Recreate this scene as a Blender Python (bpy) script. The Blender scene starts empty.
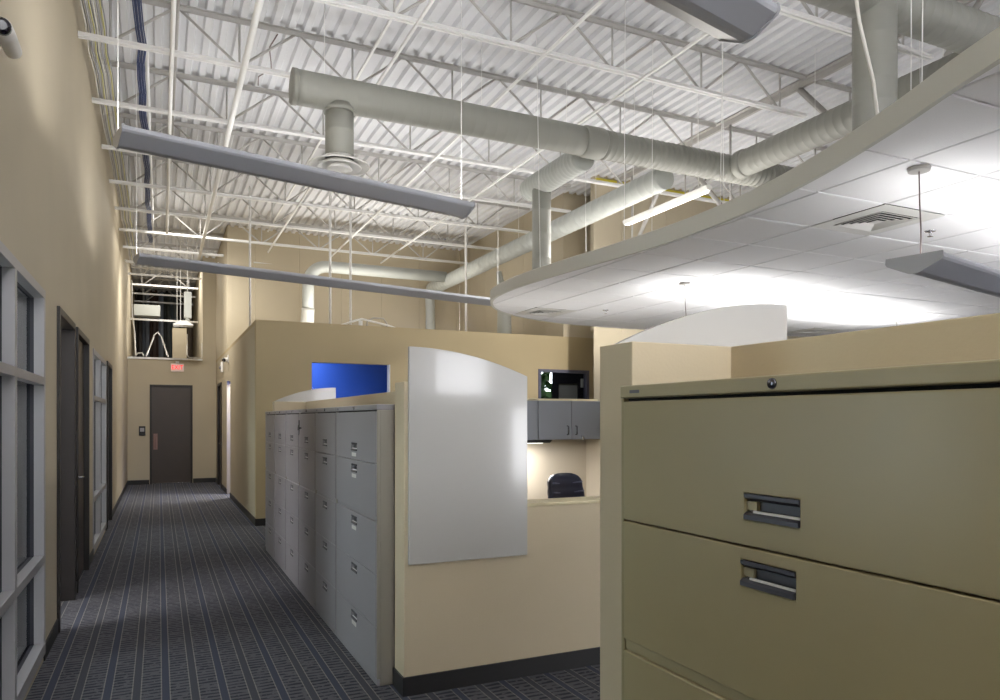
import bpy, bmesh, math, random
from mathutils import Vector, Matrix
random.seed(7)
SC = bpy.context.scene
COL = SC.collection
PI = math.pi

# ------------------------------------------------------------------ materials
def srgb(r, g, b):
    f = lambda c: (c/255)/12.92 if c/255 <= .04045 else ((c/255+.055)/1.055)**2.4
    return (f(r), f(g), f(b), 1)

MATS = {}
def mat(name, rgb, rough=.5, metal=0, spec=.5, emit=None, estr=0, noise=None, bump=None, coat=0):
    m = bpy.data.materials.new(name); m.use_nodes = True
    nt = m.node_tree; b = nt.nodes['Principled BSDF']
    b.inputs['Base Color'].default_value = srgb(*rgb)
    b.inputs['Roughness'].default_value = rough
    b.inputs['Metallic'].default_value = metal
    b.inputs['Specular IOR Level'].default_value = spec
    if coat: b.inputs['Coat Weight'].default_value = coat
    if emit:
        b.inputs['Emission Color'].default_value = srgb(*emit); b.inputs['Emission Strength'].default_value = estr
    if noise:                                     # (scale, amount): soft mottling of the paint itself
        tc = nt.nodes.new('ShaderNodeNewGeometry'); n = nt.nodes.new('ShaderNodeTexNoise')
        n.inputs['Scale'].default_value = noise[0]; n.inputs['Detail'].default_value = 4
        nt.links.new(tc.outputs['Position'], n.inputs['Vector'])
        r = nt.nodes.new('ShaderNodeValToRGB')
        c = srgb(*rgb); a = noise[1]
        r.color_ramp.elements[0].position = .3; r.color_ramp.elements[1].position = .7
        r.color_ramp.elements[0].color = tuple(min(1, x*(1-a)) for x in c[:3])+(1,)
        r.color_ramp.elements[1].color = tuple(min(1, x*(1+a)) for x in c[:3])+(1,)
        nt.links.new(n.outputs['Fac'], r.inputs['Fac']); nt.links.new(r.outputs['Color'], b.inputs['Base Color'])
    if bump:                                      # (scale, strength)
        tc = nt.nodes.new('ShaderNodeNewGeometry'); n = nt.nodes.new('ShaderNodeTexNoise')
        n.inputs['Scale'].default_value = bump[0]; n.inputs['Detail'].default_value = 3
        nt.links.new(tc.outputs['Position'], n.inputs['Vector'])
        bp = nt.nodes.new('ShaderNodeBump'); bp.inputs['Strength'].default_value = bump[1]; bp.inputs['Distance'].default_value = .01
        nt.links.new(n.outputs['Fac'], bp.inputs['Height']); nt.links.new(bp.outputs['Normal'], b.inputs['Normal'])
    MATS[name] = m
    return m

def glass_mat(name, tint, ior=1.5):
    m = bpy.data.materials.new(name); m.use_nodes = True
    nt = m.node_tree; nt.nodes.clear()
    out = nt.nodes.new('ShaderNodeOutputMaterial'); mix = nt.nodes.new('ShaderNodeMixShader')
    tr = nt.nodes.new('ShaderNodeBsdfTransparent'); gl = nt.nodes.new('ShaderNodeBsdfGlossy')
    fr = nt.nodes.new('ShaderNodeFresnel'); fr.inputs['IOR'].default_value = ior
    tr.inputs['Color'].default_value = srgb(*tint); gl.inputs['Roughness'].default_value = .02
    nt.links.new(fr.outputs['Fac'], mix.inputs['Fac'])
    nt.links.new(tr.outputs['BSDF'], mix.inputs[1]); nt.links.new(gl.outputs['BSDF'], mix.inputs[2])
    nt.links.new(mix.outputs['Shader'], out.inputs['Surface'])
    MATS[name] = m
    return m

mat('paint_wall', (184, 173, 150), .75, noise=(1.3, .03), bump=(90, .06))
mat('paint_partition', (206, 192, 164), .7, noise=(1.6, .025), bump=(110, .05))
mat('paint_pale', (206, 196, 176), .7)
mat('paint_office', (176, 160, 126), .75, noise=(1.2, .02))
mat('paint_cream', (226, 219, 204), .8)
mat('deck_white', (216, 217, 220), .55, noise=(.9, .03))
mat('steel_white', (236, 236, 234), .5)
mat('steel_pale_grey', (182, 180, 177), .5)  # grey-white of joist webs, top chords and the inner door leaf
mat('steel_grey', (176, 173, 169), .5)
mat('duct_paint', (146, 146, 138), .5, noise=(2.2, .03))
mat('duct_pale', (176, 179, 174), .5, noise=(2.2, .03))
mat('fixture_grey', (178, 180, 188), .42, metal=.15)
mat('fixture_dark', (104, 105, 112), .5)
mat('lamp_glow', (255, 255, 255), .5, emit=(255, 252, 247), estr=21)
mat('lamp_soft', (255, 255, 255), .5, emit=(255, 252, 247), estr=3)
mat('strip_tube', (255, 255, 255), .5, emit=(255, 252, 247), estr=1.0)
mat('tube_glow', (255, 255, 255), .5, emit=(255, 250, 240), estr=2.5)
mat('cab_tan', (166, 155, 118), .33, noise=(3, .015))
mat('cab_tan_edge', (172, 162, 127), .36)
mat('cab_grey', (152, 150, 155), .34, noise=(2.5, .02))
mat('cab_grey_end', (152, 148, 139), .4)
mat('gap_shade', (12, 12, 12), .8)  # near-black standing in for shade in drawer gaps and diffuser necks
mat('pull_dark', (72, 72, 80), .35, metal=.3)
mat('pull_highlight', (228, 228, 228), .3)
mat('chrome_dark', (122, 122, 132), .22, metal=1)
mat('chrome', (225, 225, 228), .15, metal=1)
mat('white_gloss', (194, 193, 190), .16, coat=.25)
mat('white_plastic', (225, 224, 220), .4)
mat('black_rubber', (34, 34, 36), .5)
mat('black_plastic', (22, 22, 24), .4)
mat('door_brown', (66, 58, 53), .42, noise=(4, .05))
mat('door_frame', (37, 33, 32), .45)
mat('aluminium', (158, 156, 158), .4, metal=.2)
mat('frame_slate', (88, 88, 106), .4)
mat('gasket', (38, 38, 48), .5)
mat('tile_white', (244, 244, 246), .85, bump=(160, .25))
mat('grid_white', (226, 226, 228), .5)
mat('fascia', (206, 205, 197), .6)
mat('vent_dark', (70, 72, 78), .5)
mat('blue_paint', (46, 94, 214), .6)
mat('cab_bluegrey', (134, 138, 146), .4)
mat('cap_cream', (214, 202, 165), .5)
mat('leather', (38, 42, 62), .3)
mat('leather_piping', (92, 98, 122), .35)
mat('leather_seam', (16, 17, 24), .5)
mat('red_sign', (220, 20, 40), .4, emit=(255, 20, 45), estr=1.0)
mat('sign_clear', (236, 222, 212), .3)
mat('cable_dark', (120, 104, 104), .5)
mat('cable_white', (215, 212, 205), .5)
mat('cable_yellow', (196, 190, 120), .5)
mat('cable_blue', (44, 62, 108), .5)
mat('cable_grey', (150, 150, 156), .5)
mat('far_panel', (70, 74, 80), .5)
mat('leaf', (52, 88, 48), .6)
mat('lens_black', (20, 16, 26), .12)
mat('insulation', (205, 190, 60), .8)
mat('bronze', (140, 112, 104), .35, metal=.6)
mat('red_paint', (170, 40, 40), .5)
mat('room_light', (255, 255, 255), .5, emit=(255, 248, 235), estr=5)
mat('wood_dark', (52, 48, 46), .45)
glass_mat('glass_clear', (225, 232, 232))
glass_mat('glass_soft', (240, 244, 246), 1.12)

def carpet():
    m = bpy.data.materials.new('carpet'); m.use_nodes = True
    nt = m.node_tree; L = nt.links; b = nt.nodes['Principled BSDF']
    b.inputs['Roughness'].default_value = .95; b.inputs['Specular IOR Level'].default_value = .15
    g = nt.nodes.new('ShaderNodeNewGeometry'); sp = nt.nodes.new('ShaderNodeSeparateXYZ')
    L.new(g.outputs['Position'], sp.inputs[0])
    def M(op, a, bb=None, c=None):
        n = nt.nodes.new('ShaderNodeMath'); n.operation = op
        for i, v in enumerate((a, bb, c)):
            if v is None: continue
            if isinstance(v, (int, float)): n.inputs[i].default_value = v
            else: L.new(v, n.inputs[i])
        return n.outputs[0]
    X, Y = sp.outputs['X'], sp.outputs['Y']
    nz = nt.nodes.new('ShaderNodeTexNoise'); nz.inputs['Scale'].default_value = 160; nz.inputs['Detail'].default_value = 2
    L.new(g.outputs['Position'], nz.inputs['Vector'])
    nb = nt.nodes.new('ShaderNodeTexNoise'); nb.inputs['Scale'].default_value = 7; nb.inputs['Detail'].default_value = 3
    L.new(g.outputs['Position'], nb.inputs['Vector'])
    fx = M('MODULO', M('ADD', X, 30.0-.01), .15)          # 0..0.15 across one repeat
    f2 = M('MODULO', M('ADD', X, 30.0-.01), .30)
    line = M('MAXIMUM', M('LESS_THAN', fx, .006), M('MULTIPLY', M('GREATER_THAN', fx, .045), M('LESS_THAN', fx, .051)))
    dash = M('GREATER_THAN', M('MODULO', M('ADD', Y, 50.0), .02), .004)
    line = M('MULTIPLY', line, dash)
    pair = M('MULTIPLY', M('GREATER_THAN', fx, .006), M('LESS_THAN', fx, .045))
    blue = M('MULTIPLY', pair, M('LESS_THAN', f2, .15))
    fy = M('MODULO', M('ADD', Y, 50.0), .05)
    wob = M('MULTIPLY', M('SUBTRACT', nb.outputs['Fac'], .5), .05)
    nq = nt.nodes.new('ShaderNodeTexNoise'); nq.inputs['Scale'].default_value = 26; L.new(g.outputs['Position'], nq.inputs['Vector'])
    bar = M('MULTIPLY', M('MULTIPLY', M('LESS_THAN', M('ADD', fy, wob), .021), M('SUBTRACT', 1.0, pair)), M('GREATER_THAN', nq.outputs['Fac'], .43))
    def mixc(fac, a, c):
        n = nt.nodes.new('ShaderNodeMix'); n.data_type = 'RGBA'
        L.new(fac, n.inputs[0])
        if isinstance(a, tuple): n.inputs[6].default_value = a
        else: L.new(a, n.inputs[6])
        n.inputs[7].default_value = c
        return n.outputs[2]
    c = mixc(M('MULTIPLY', nz.outputs['Fac'], .8), srgb(74, 76, 85), srgb(116, 116, 120))
    c = mixc(M('MULTIPLY', bar, .9), c, srgb(50, 52, 62))
    c = mixc(M('MULTIPLY', pair, .6), c, srgb(58, 60, 70))
    c = mixc(M('MULTIPLY', blue, .3), c, srgb(60, 70, 100))
    c = mixc(M('MULTIPLY', line, .5), c, srgb(172, 168, 160))
    L.new(c, b.inputs['Base Color'])
    bp = nt.nodes.new('ShaderNodeBump'); bp.inputs['Strength'].default_value = .4; bp.inputs['Distance'].default_value = .004
    L.new(nz.outputs['Fac'], bp.inputs['Height']); L.new(bp.outputs['Normal'], b.inputs['Normal'])
    MATS['carpet'] = m
carpet()

def far_stripes():
    m = bpy.data.materials.new('far_stripes'); m.use_nodes = True
    nt = m.node_tree; L = nt.links; b = nt.nodes['Principled BSDF']; b.inputs['Roughness'].default_value = .6
    g = nt.nodes.new('ShaderNodeNewGeometry'); sp = nt.nodes.new('ShaderNodeSeparateXYZ'); L.new(g.outputs['Position'], sp.inputs[0])
    mr = nt.nodes.new('ShaderNodeMapRange'); mr.inputs['From Min'].default_value = -.7; mr.inputs['From Max'].default_value = 1.1
    L.new(sp.outputs['X'], mr.inputs['Value'])
    r = nt.nodes.new('ShaderNodeValToRGB'); r.color_ramp.interpolation = 'CONSTANT'
    cols = [(50, 44, 40), (104, 110, 120), (64, 46, 40), (120, 128, 140), (60, 64, 62), (92, 102, 108), (40, 36, 36), (110, 96, 80)]
    el = r.color_ramp.elements
    el[0].position = 0; el[0].color = srgb(*cols[0]); el[1].position = .13; el[1].color = srgb(*cols[1])
    for i, p in enumerate((.24, .38, .46, .56, .66, .8)):
        e = el.new(p); e.color = srgb(*cols[i+2])
    L.new(mr.outputs['Result'], r.inputs['Fac']); L.new(r.outputs['Color'], b.inputs['Base Color'])
    MATS['far_stripes'] = m
far_stripes()

# ------------------------------------------------------------------ mesh builder
class MB:
    def __init__(s): s.bm = bmesh.new()
    def box(s, x0, x1, y0, y1, z0, z1, m=0):
        v = [s.bm.verts.new(p) for p in ((x0,y0,z0),(x1,y0,z0),(x1,y1,z0),(x0,y1,z0),(x0,y0,z1),(x1,y0,z1),(x1,y1,z1),(x0,y1,z1))]
        for f in ((3,2,1,0),(4,5,6,7),(0,1,5,4),(1,2,6,5),(2,3,7,6),(3,0,4,7)):
            s.bm.faces.new([v[i] for i in f]).material_index = m
        return s
    def rings(s, rings, close=True, cap=True, m=0, smooth=True):
        """skin a list of vertex rings"""
        vr = [[s.bm.verts.new(p) for p in r] for r in rings]
        n = len(vr[0])
        for a, b in zip(vr, vr[1:]):
            for i in range(n if close else n-1):
                f = s.bm.faces.new((a[i], a[(i+1) % n], b[(i+1) % n], b[i])); f.material_index = m; f.smooth = smooth
        if cap and close:
            f = s.bm.faces.new(vr[0][::-1]); f.material_index = m
            f = s.bm.faces.new(vr[-1]); f.material_index = m
        return s
    def path(s, pts, r, n=8, cap=True, m=0, smooth=True):
        """round tube along a polyline; r may be one number or one per point"""
        P = [Vector(p) for p in pts]
        rr = r if isinstance(r, (list, tuple)) else [r]*len(P)
        T = []
        for i in range(len(P)):
            a = P[max(i-1, 0)]; b = P[min(i+1, len(P)-1)]
            d = b-a
            if d.length < 1e-9: d = T[-1] if T else Vector((0, 0, 1))
            T.append(d.normalized())
        up = Vector((0, 0, 1)) if abs(T[0].z) < .9 else Vector((1, 0, 0))
        N = (up - T[0]*up.dot(T[0])).normalized()
        rings = []
        for i, p in enumerate(P):
            N = (N - T[i]*N.dot(T[i])).normalized()
            B = T[i].cross(N)
            rings.append([p + (N*math.cos(a)+B*math.sin(a))*rr[i] for a in (2*PI*k/n for k in range(n))])
        return s.rings(rings, True, cap, m, smooth)
    def bar(s, p0, p1, r, n=8, m=0): return s.path([p0, p1], r, n, m=m)
    def prism(s, poly, axis, a, b, m=0):
        """polygon of 2D points extruded along axis 'x','y','z' from a to b"""
        def P(u, v, w):
            return {'x': (w, u, v), 'y': (u, w, v), 'z': (u, v, w)}[axis]
        A = [s.bm.verts.new(P(u, v, a)) for u, v in poly]; B = [s.bm.verts.new(P(u, v, b)) for u, v in poly]
        n = len(poly)
        for i in range(n):
            s.bm.faces.new((A[i], A[(i+1) % n], B[(i+1) % n], B[i])).material_index = m
        s.bm.faces.new(A[::-1]).material_index = m; s.bm.faces.new(B).material_index = m
        return s
    def lathe(s, prof, c, n=32, m=0, axis='z', smooth=True):
        """prof: (radius, height) pairs about the axis through c"""
        R = []
        for r, h in prof:
            ring = []
            for k in range(n):
                a = 2*PI*k/n; u, v = r*math.cos(a), r*math.sin(a)
                ring.append({'z': (c[0]+u, c[1]+v, c[2]+h), 'x': (c[0]+h, c[1]+u, c[2]+v), 'y': (c[0]+u, c[1]+h, c[2]+v)}[axis])
            R.append(ring)
        return s.rings(R, True, True, m, smooth)
    def build(s, name, mats, parent=None, bevel=0, seg=2, recalc=True):
        if recalc: bmesh.ops.recalc_face_normals(s.bm, faces=s.bm.faces)
        off = parent['_o'] if parent is not None else None
        if off is not None: bmesh.ops.translate(s.bm, verts=s.bm.verts, vec=-Vector(off))
        me = bpy.data.meshes.new(name); s.bm.to_mesh(me); s.bm.free()
        for k in (mats if isinstance(mats, (list, tuple)) else [mats]): me.materials.append(MATS[k])
        o = bpy.data.objects.new(name, me); COL.objects.link(o)
        if parent is not None:
            o.parent = parent; o['_o'] = list(parent['_o'])
        if bevel:
            md = o.modifiers.new('bevel', 'BEVEL'); md.width = bevel; md.segments = seg; md.limit_method = 'ANGLE'; md.angle_limit = math.radians(40)
        return o

def tag(o, label=None, cat=None, group=None, kind=None):
    if label: o['label'] = label
    if cat: o['category'] = cat
    if group: o['group'] = group
    if kind: o['kind'] = kind
    return o
def thing(name, label, cat, loc=(0, 0, 0), group=None, kind=None):
    """an Empty at the thing's base; its parts are built in world coordinates and shifted under it"""
    o = bpy.data.objects.new(name, None); COL.objects.link(o)
    o.empty_display_size = .1; o.location = loc; o['_o'] = list(loc)
    return tag(o, label, cat, group, kind)
def struct(o, label=None):
    o['kind'] = 'structure'
    if label: o['label'] = label
    return o
def copy_tree(o, parent=None):
    c = o.copy(); COL.objects.link(c); c.parent = parent
    for ch in list(o.children): copy_tree(ch, c)
    return c

def wall_holes(name, ax, c0, c1, u0, u1, z0, z1, holes, m):
    """a wall as one connected shell: ax = the axis it is thin along"""
    us = sorted({u0, u1, *[h[0] for h in holes], *[h[1] for h in holes]})
    zs = sorted({z0, z1, *[h[2] for h in holes], *[h[3] for h in holes]})
    us = [u for u in us if u0 <= u <= u1]; zs = [z for z in zs if z0 <= z <= z1]
    bm = bmesh.new(); V = {}
    def P(c, u, z):
        k = (c, round(u, 5), round(z, 5))
        if k not in V: V[k] = bm.verts.new((c, u, z) if ax == 'x' else (u, c, z))
        return V[k]
    def solid(i, j):
        if i < 0 or j < 0 or i >= len(us)-1 or j >= len(zs)-1: return False
        a, b = (us[i]+us[i+1])/2, (zs[j]+zs[j+1])/2
        return not any(h[0] < a < h[1] and h[2] < b < h[3] for h in holes)
    for i in range(len(us)-1):
        for j in range(len(zs)-1):
            if not solid(i, j): continue
            a, b, c, d = us[i], us[i+1], zs[j], zs[j+1]
            for q in (c0, c1): bm.faces.new((P(q, a, c), P(q, b, c), P(q, b, d), P(q, a, d)))
            if not solid(i-1, j): bm.faces.new((P(c0, a, c), P(c0, a, d), P(c1, a, d), P(c1, a, c)))
            if not solid(i+1, j): bm.faces.new((P(c0, b, c), P(c0, b, d), P(c1, b, d), P(c1, b, c)))
            if not solid(i, j-1): bm.faces.new((P(c0, a, c), P(c0, b, c), P(c1, b, c), P(c1, a, c)))
            if not solid(i, j+1): bm.faces.new((P(c0, a, d), P(c0, b, d), P(c1, b, d), P(c1, a, d)))
    bmesh.ops.recalc_face_normals(bm, faces=bm.faces)
    me = bpy.data.meshes.new(name); bm.to_mesh(me); bm.free(); me.materials.append(MATS[m])
    o = bpy.data.objects.new(name, me); COL.objects.link(o); o['kind'] = 'structure'
    return o

def sbox(name, dims, m):
    return struct(MB().box(*dims).build(name, m))

# ------------------------------------------------------------------ measures (metres; X across the corridor, Y along it)
XL, XR = -.67, 1.27            # corridor wall faces
CZ_TOP = 3.068                 # top of the suspended ceiling
DECK = 5.5                     # underside of the roof deck
YO, ZO = 11.05, 2.93           # front and top of the enclosed offices
YF, ZF = 19.2, 2.97            # far wall of the corridor
DOORZ = 2.37

# ------------------------------------------------------------------ the room
sbox('floor', (-4.2, 13, -4, 25.2, -.1, 0), 'carpet')

W1 = (.3, 5.46, .05, DOORZ); D1 = (6.13, 7.24, 0, DOORZ); D2 = (7.46, 8.62, 0, DOORZ)
W2 = (9.28, 11.45, .05, 2.34); D3 = (11.62, 12.68, 0, DOORZ)
wall_holes('wall_left', 'x', XL-.14, XL, -4, 25.1, 0, DECK+.04, [W1, D1, D2, W2, D3], 'paint_wall')

# offices behind the left wall
wall_holes('wall_left_office_back', 'x', -4.2, -4.08, -4, 25.1, 0, 2.9, [(4.1, 6.3, .7, 2.4), (9.5, 10.9, .7, 2.5)], 'paint_wall')  # openings added, unseen, so daylight reaches the cabinet fronts
for i, y in enumerate((7.29, 9.0, 11.5)):
    sbox('wall_left_office_divider', (-4.08, XL-.145, y, y+.1, 0, 2.75), 'paint_wall')
sbox('ceiling_left_office', (-4.08, XL-.145, -4, 14, 2.76, 2.88), 'paint_cream')

# enclosed offices on the right of the corridor
BW = (2.07, 3.28, 1.2, 2.40)    # blue window
DW = (5.90, 6.92, 1.1, 2.41)    # dark framed window
wall_holes('wall_office_front', 'y', YO, YO+.13, XR, 12.9, 0, ZO, [BW, DW], 'paint_office')
OP = (15.22, 16.02, 0, 2.33); RD = (17.35, 18.45, 0, DOORZ)
wall_holes('wall_right', 'x', XR, XR+.13, YO+.131, YF+.1, 0, ZO, [OP, RD], 'paint_wall')
sbox('ceiling_office', (XR, 4.62, YO, YF+.1, ZO, ZO+.06), 'paint_office')
sbox('ceiling_office', (4.621, 12.9, YO, 15.0, ZO, ZO+.06), 'paint_office')
sbox('wall_office_divider', (4.5, 4.62, YO+.135, 15.0, 0, ZO-.002), 'paint_office')
sbox('wall_office_rear', (XR+.135, 4.5, 14.9, 15.0, 0, ZO-.002), 'blue_paint')
sbox('wall_office_blue', (XR+.135, 4.49, 12.9, 13.0, 0, ZO-.002), 'blue_paint')
sbox('wall_passage_rear', (3.2, 3.3, 15.0, 17.2, 0, ZO-.002), 'paint_cream')
sbox('wall_passage_side', (XR+.135, 3.2, 16.5, 16.6, 0, ZO-.002), 'paint_cream')
OWN = (7.75, 8.75, .9, 2.85)
wall_holes('wall_office_outer', 'y', 14.9, 15.0, 4.63, 12.9, 0, ZO-.002, [OWN], 'paint_cream')

# tall panelled walls above the offices
def panelled(name, ax, c, u0, u1, z0, z1, out, m='paint_wall', seam=1.22, thick=.1):
    """a tall wall of butted vertical panels: shallow V grooves at the seams; out = +1/-1 side the grooves face"""
    pts = [(u0, 0)]
    u = u0+seam*.6
    while u < u1-.05:
        pts += [(u-.008, 0), (u, -.008), (u+.008, 0)]; u += seam
    pts.append((u1, 0))
    poly = [(a, c+out*d) for a, d in pts] + [(u1, c-out*thick), (u0, c-out*thick)]
    if ax == 'x': poly = [(q, p) for p, q in poly]
    return struct(MB().prism(poly, 'z', z0, z1).build(name, m))
panelled('wall_rear_upper', 'y', 15.9, XR, 6.4, ZO+.06, DECK+.04, -1, seam=.9)
panelled('wall_side_upper', 'x', 6.4, YO+.101, 15.899, ZO+.06, DECK+.04, -1, seam=.9)
panelled('wall_bulkhead', 'y', 10.07, 6.4, 12.9, ZO+.06, DECK+.04, -1, seam=.9, thick=.1)
struct(MB().prism([(6.4, 10.07), (12.9, 10.07), (12.9, YO-.001), (7.06, YO-.001)], 'z', 0, ZO+.059).build('wall_splayed_lower', 'paint_wall'))
struct(MB().prism([(6.47, 10.171), (12.9, 10.171), (12.9, YO-.001), (7.06, YO-.001)], 'z', ZO+.06, DECK+.04).build('wall_splayed_upper', 'paint_wall'))
sbox('wall_front_upper', (6.4, 7.1, YO, YO+.1, ZO+.061, DECK+.04), 'paint_wall')
sbox('wall_right_upper', (XR, XR+.1, 16.0, YF+.1, ZO+.06, DECK+.04), 'paint_wall')
sbox('wall_bulkhead_flashing', (6.42, 12.8, 10.04, 10.069, DECK-.07, DECK-.03), 'insulation')

# far end of the corridor
FD = (-.20, .74, 0, 2.37)
wall_holes('wall_far', 'y', YF, YF+.12, XL, XR, 0, ZF, [FD], 'paint_wall')
sbox('wall_far_return', (.97, XR, YF, YF+.12, ZF, DECK+.04), 'paint_wall')
sbox('wall_beyond_right', (.97, 1.09, YF+.121, 25.0, 0, DECK+.04), 'paint_wall')
sbox('trim_far_ledge', (XL+.001, .96, YF-.05, YF+.14, ZF, ZF+.045), 'steel_white')
b = MB(); pts = []
x = -.81
while x < 1.0:
    pts += [(x, 25.0), (x+.05, 24.94), (x+.13, 24.94), (x+.18, 25.0)]; x += .2
b.prism(pts+[(x, 25.1), (-.81, 25.1)], 'z', 0, DECK+.09)
struct(b.build('wall_beyond_far', 'far_stripes'))
sbox('column_beyond', (.32, .66, 20.9, 21.15, 0, 3.94), 'paint_wall')

# walls out of the picture that close the hall
wall_holes('wall_back', 'y', -4.1, -4.0, -4.2, 13, 0, DECK+.04, [(-.55, 2.9, 3.3, 5.1), (4.3, 5.3, 1.9, 2.7), (5.7, 9.6, .4, 1.75)], 'paint_wall')  # tall and low openings added for daylight fill; small one read from a reflection
wall_holes('wall_hall_right', 'x', 12.9, 13, -4, YF, 0, DECK+.04, [(-3.5, -1.5, 3.4, 5.2)], 'paint_wall')  # opening added to let extra daylight in from the side
sbox('ceiling_left_roof', (-4.2, XL-.141, -4, 25.1, DECK-.5, DECK-.4), 'paint_cream')

# corrugated roof deck
b = MB(); prof = []
x = XL-.13; p = .1525
while x < 13:
    prof += [(x, DECK), (x+.062, DECK), (x+.08, DECK+.045), (x+.135, DECK+.045)]; x += p
R0 = [(u, -4, z) for u, z in prof]; R1 = [(u, 25.1, z) for u, z in prof]
T0 = [(u, -4, DECK+.1) for u, z in prof[::-1]]; T1 = [(u, 25.1, DECK+.1) for u, z in prof[::-1]]
b.rings([R0+T0, R1+T1], True, True, 0, False)
struct(b.build('ceiling', 'deck_white'))

# baseboards
def base(name, x0, x1, y0, y1): struct(MB().box(x0, x1, y0, y1, 0, .105).build(name, 'black_rubber'))
for y0, y1 in ((-4, .3), (5.46, 6.13), (7.24, 7.46), (8.62, 9.28), (11.45, 11.62), (12.68, YF-.012)):
    base('baseboard_left', XL, XL+.011, y0, y1)
base('baseboard_far', XL, -.21, YF-.011, YF); base('baseboard_far', .75, XR, YF-.011, YF)
for y0, y1 in ((YO, 15.22), (16.02, 17.35), (18.45, YF-.012)):
    base('baseboard_right', XR-.011, XR, y0, y1)
base('baseboard_office', XR-.011, 12.8, YO-.011, YO)

# ------------------------------------------------------------------ windows and doors of the left wall
def storefront(name, W, mull, bars, label):
    """aluminium framed corridor window: W = (y0,y1,z0,z1)"""
    y0, y1, z0, z1 = W
    r = thing(name, label, 'window', (XL, (y0+y1)/2, z0), kind='structure')
    a, d = XL+.012, XL-.045           # frame depth
    def member(nm, ya, yb, za, zb, vert):
        b = MB(); b.box(d, a, ya, yb, za, zb, 0)
        g = .018                       # dark gasket set back behind the silver face
        if vert: b.box(d-.05, d, ya+.006, yb-.006, za, zb, 1)
        else: b.box(d-.05, d, ya, yb, za+.006, zb-.006, 1)
        return b.build(nm, ['aluminium', 'gasket'], r, .002)
    f = .055
    member('frame_head', y0, y1, z1-f, z1, False); member('frame_base', y0, y1, z0, z0+.075, False)
    member('frame_jamb', y0, y0+f, z0+.075, z1-f, True); member('frame_jamb', y1-f, y1, z0+.075, z1-f, True)
    edges = [y0+f] + [m for m in mull for _ in (0,)] + [y1-f]
    for m in mull: member('mullion', m-.028, m+.028, z0+.075, z1-f, True)
    ys = []; prev = y0+f
    for m in mull: ys.append((prev, m-.028)); prev = m+.028
    ys.append((prev, y1-f))
    zs = [z0+.075]+[q for h in bars for q in (h-.025, h+.025)]+[z1-f]
    for ya, yb in ys:
        for h in bars: member('transom_bar', ya, yb, h-.025, h+.025, False)
        for za, zb in zip(zs[::2], zs[1::2]):
            MB().box(d-.028, d-.02, ya, yb, za, zb).build('pane', 'glass_clear', r)
    return r
storefront('window_1', W1, [1.4, 2.4, 3.4, 4.40], [.66, 1.79], 'silver framed floor-to-head corridor window nearest the camera on the left wall')
storefront('window_2', W2, [10.35], [.64, 1.79], 'silver framed corridor window between the two closed doors of the left wall')

def left_door(name, D, label, leaf=True, lever=True, proud=.02):
    y0, y1, _, z1 = D
    r = thing(name, label, 'door', (XL, (y0+y1)/2, 0), kind='structure')
    f = .055
    b = MB(); b.prism([(y0, 0), (y0, z1), (y1, z1), (y1, 0), (y1-f, 0), (y1-f, z1-f), (y0+f, z1-f), (y0+f, 0)], 'x', XL-.13, XL+proud)
    b.build('door_frame', 'door_frame', r, .003)
    if leaf:
        MB().box(XL-.075, XL-.03, y0+f, y1-f, .012, z1-f).build('door_leaf', 'door_brown', r)
        if lever:
            yy = y0+f+.10
            b = MB(); b.lathe([(.028, 0), (.028, .012)], (XL-.03, yy, 1.02), 16, axis='x')
            b.path([(XL-.018, yy, 1.02), (XL+.03, yy, 1.02), (XL+.035, yy+.03, 1.02), (XL+.035, yy+.12, 1.015)], .011, 8)
            b.build('door_lever', 'chrome', r)
    return r
left_door('door_1', D1, 'open doorway in a dark frame just past the nearest left window', leaf=False)
left_door('door_2', D2, 'closed dark brown door with chrome lever second along the left wall')
left_door('door_3', D3, 'dark closed door furthest along the left wall past the second window', lever=False)

# right corridor door and the far door
r = thing('door_4', 'dark door in the right corridor wall close to the far end', 'door', (XR, 17.9, 0), kind='structure')
b = MB(); y0, y1, _, z1 = RD
b.prism([(y0, 0), (y0, z1), (y1, z1), (y1, 0), (y1-.05, 0), (y1-.05, z1-.05), (y0+.05, z1-.05), (y0+.05, 0)], 'x', XR-.02, XR+.12)
b.build('door_frame', 'door_frame', r)
MB().box(XR+.03, XR+.075, y0+.05, y1-.05, .012, z1-.05).build('door_leaf', 'door_brown', r)
b = MB(); b.path([(XR+.03, 17.5, 1.0), (XR-.03, 17.5, 1.0), (XR-.035, 17.53, 1.0), (XR-.035, 17.63, 1.0)], .011, 8); b.build('door_lever', 'chrome', r)

r = thing('door_5', 'dark brown door in the beige wall at the corridor end below the exit sign', 'door', (.27, YF, 0), kind='structure')
x0, x1, _, z1 = FD; f = .05
b = MB(); b.prism([(x0, 0), (x0, z1), (x1, z1), (x1, 0), (x1-f, 0), (x1-f, z1-f), (x0+f, z1-f), (x0+f, 0)], 'y', YF-.02, YF+.1)
b.build('door_frame', 'door_frame', r, .003)
MB().box(x0+f, x1-f, YF+.01, YF+.055, .02, z1-f).build('door_leaf', 'door_brown', r)
b = MB(); b.box(x0+f+.03, x0+f+.12, YF+.003, YF+.0099, .82, 1.2)
b.path([(x0+f+.075, YF+.004, 1.14), (x0+f+.075, YF-.04, 1.14), (x0+f+.075, YF-.045, 1.12), (x0+f+.075, YF-.045, .90), (x0+f+.075, YF-.04, .88), (x0+f+.075, YF+.004, .88)], .011, 8)
b.build('pull_handle', 'bronze', r)
MB().box(x0+f, x1-f, YF-.03, YF+.06, .0, .018).build('threshold', 'chrome', r)

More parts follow.
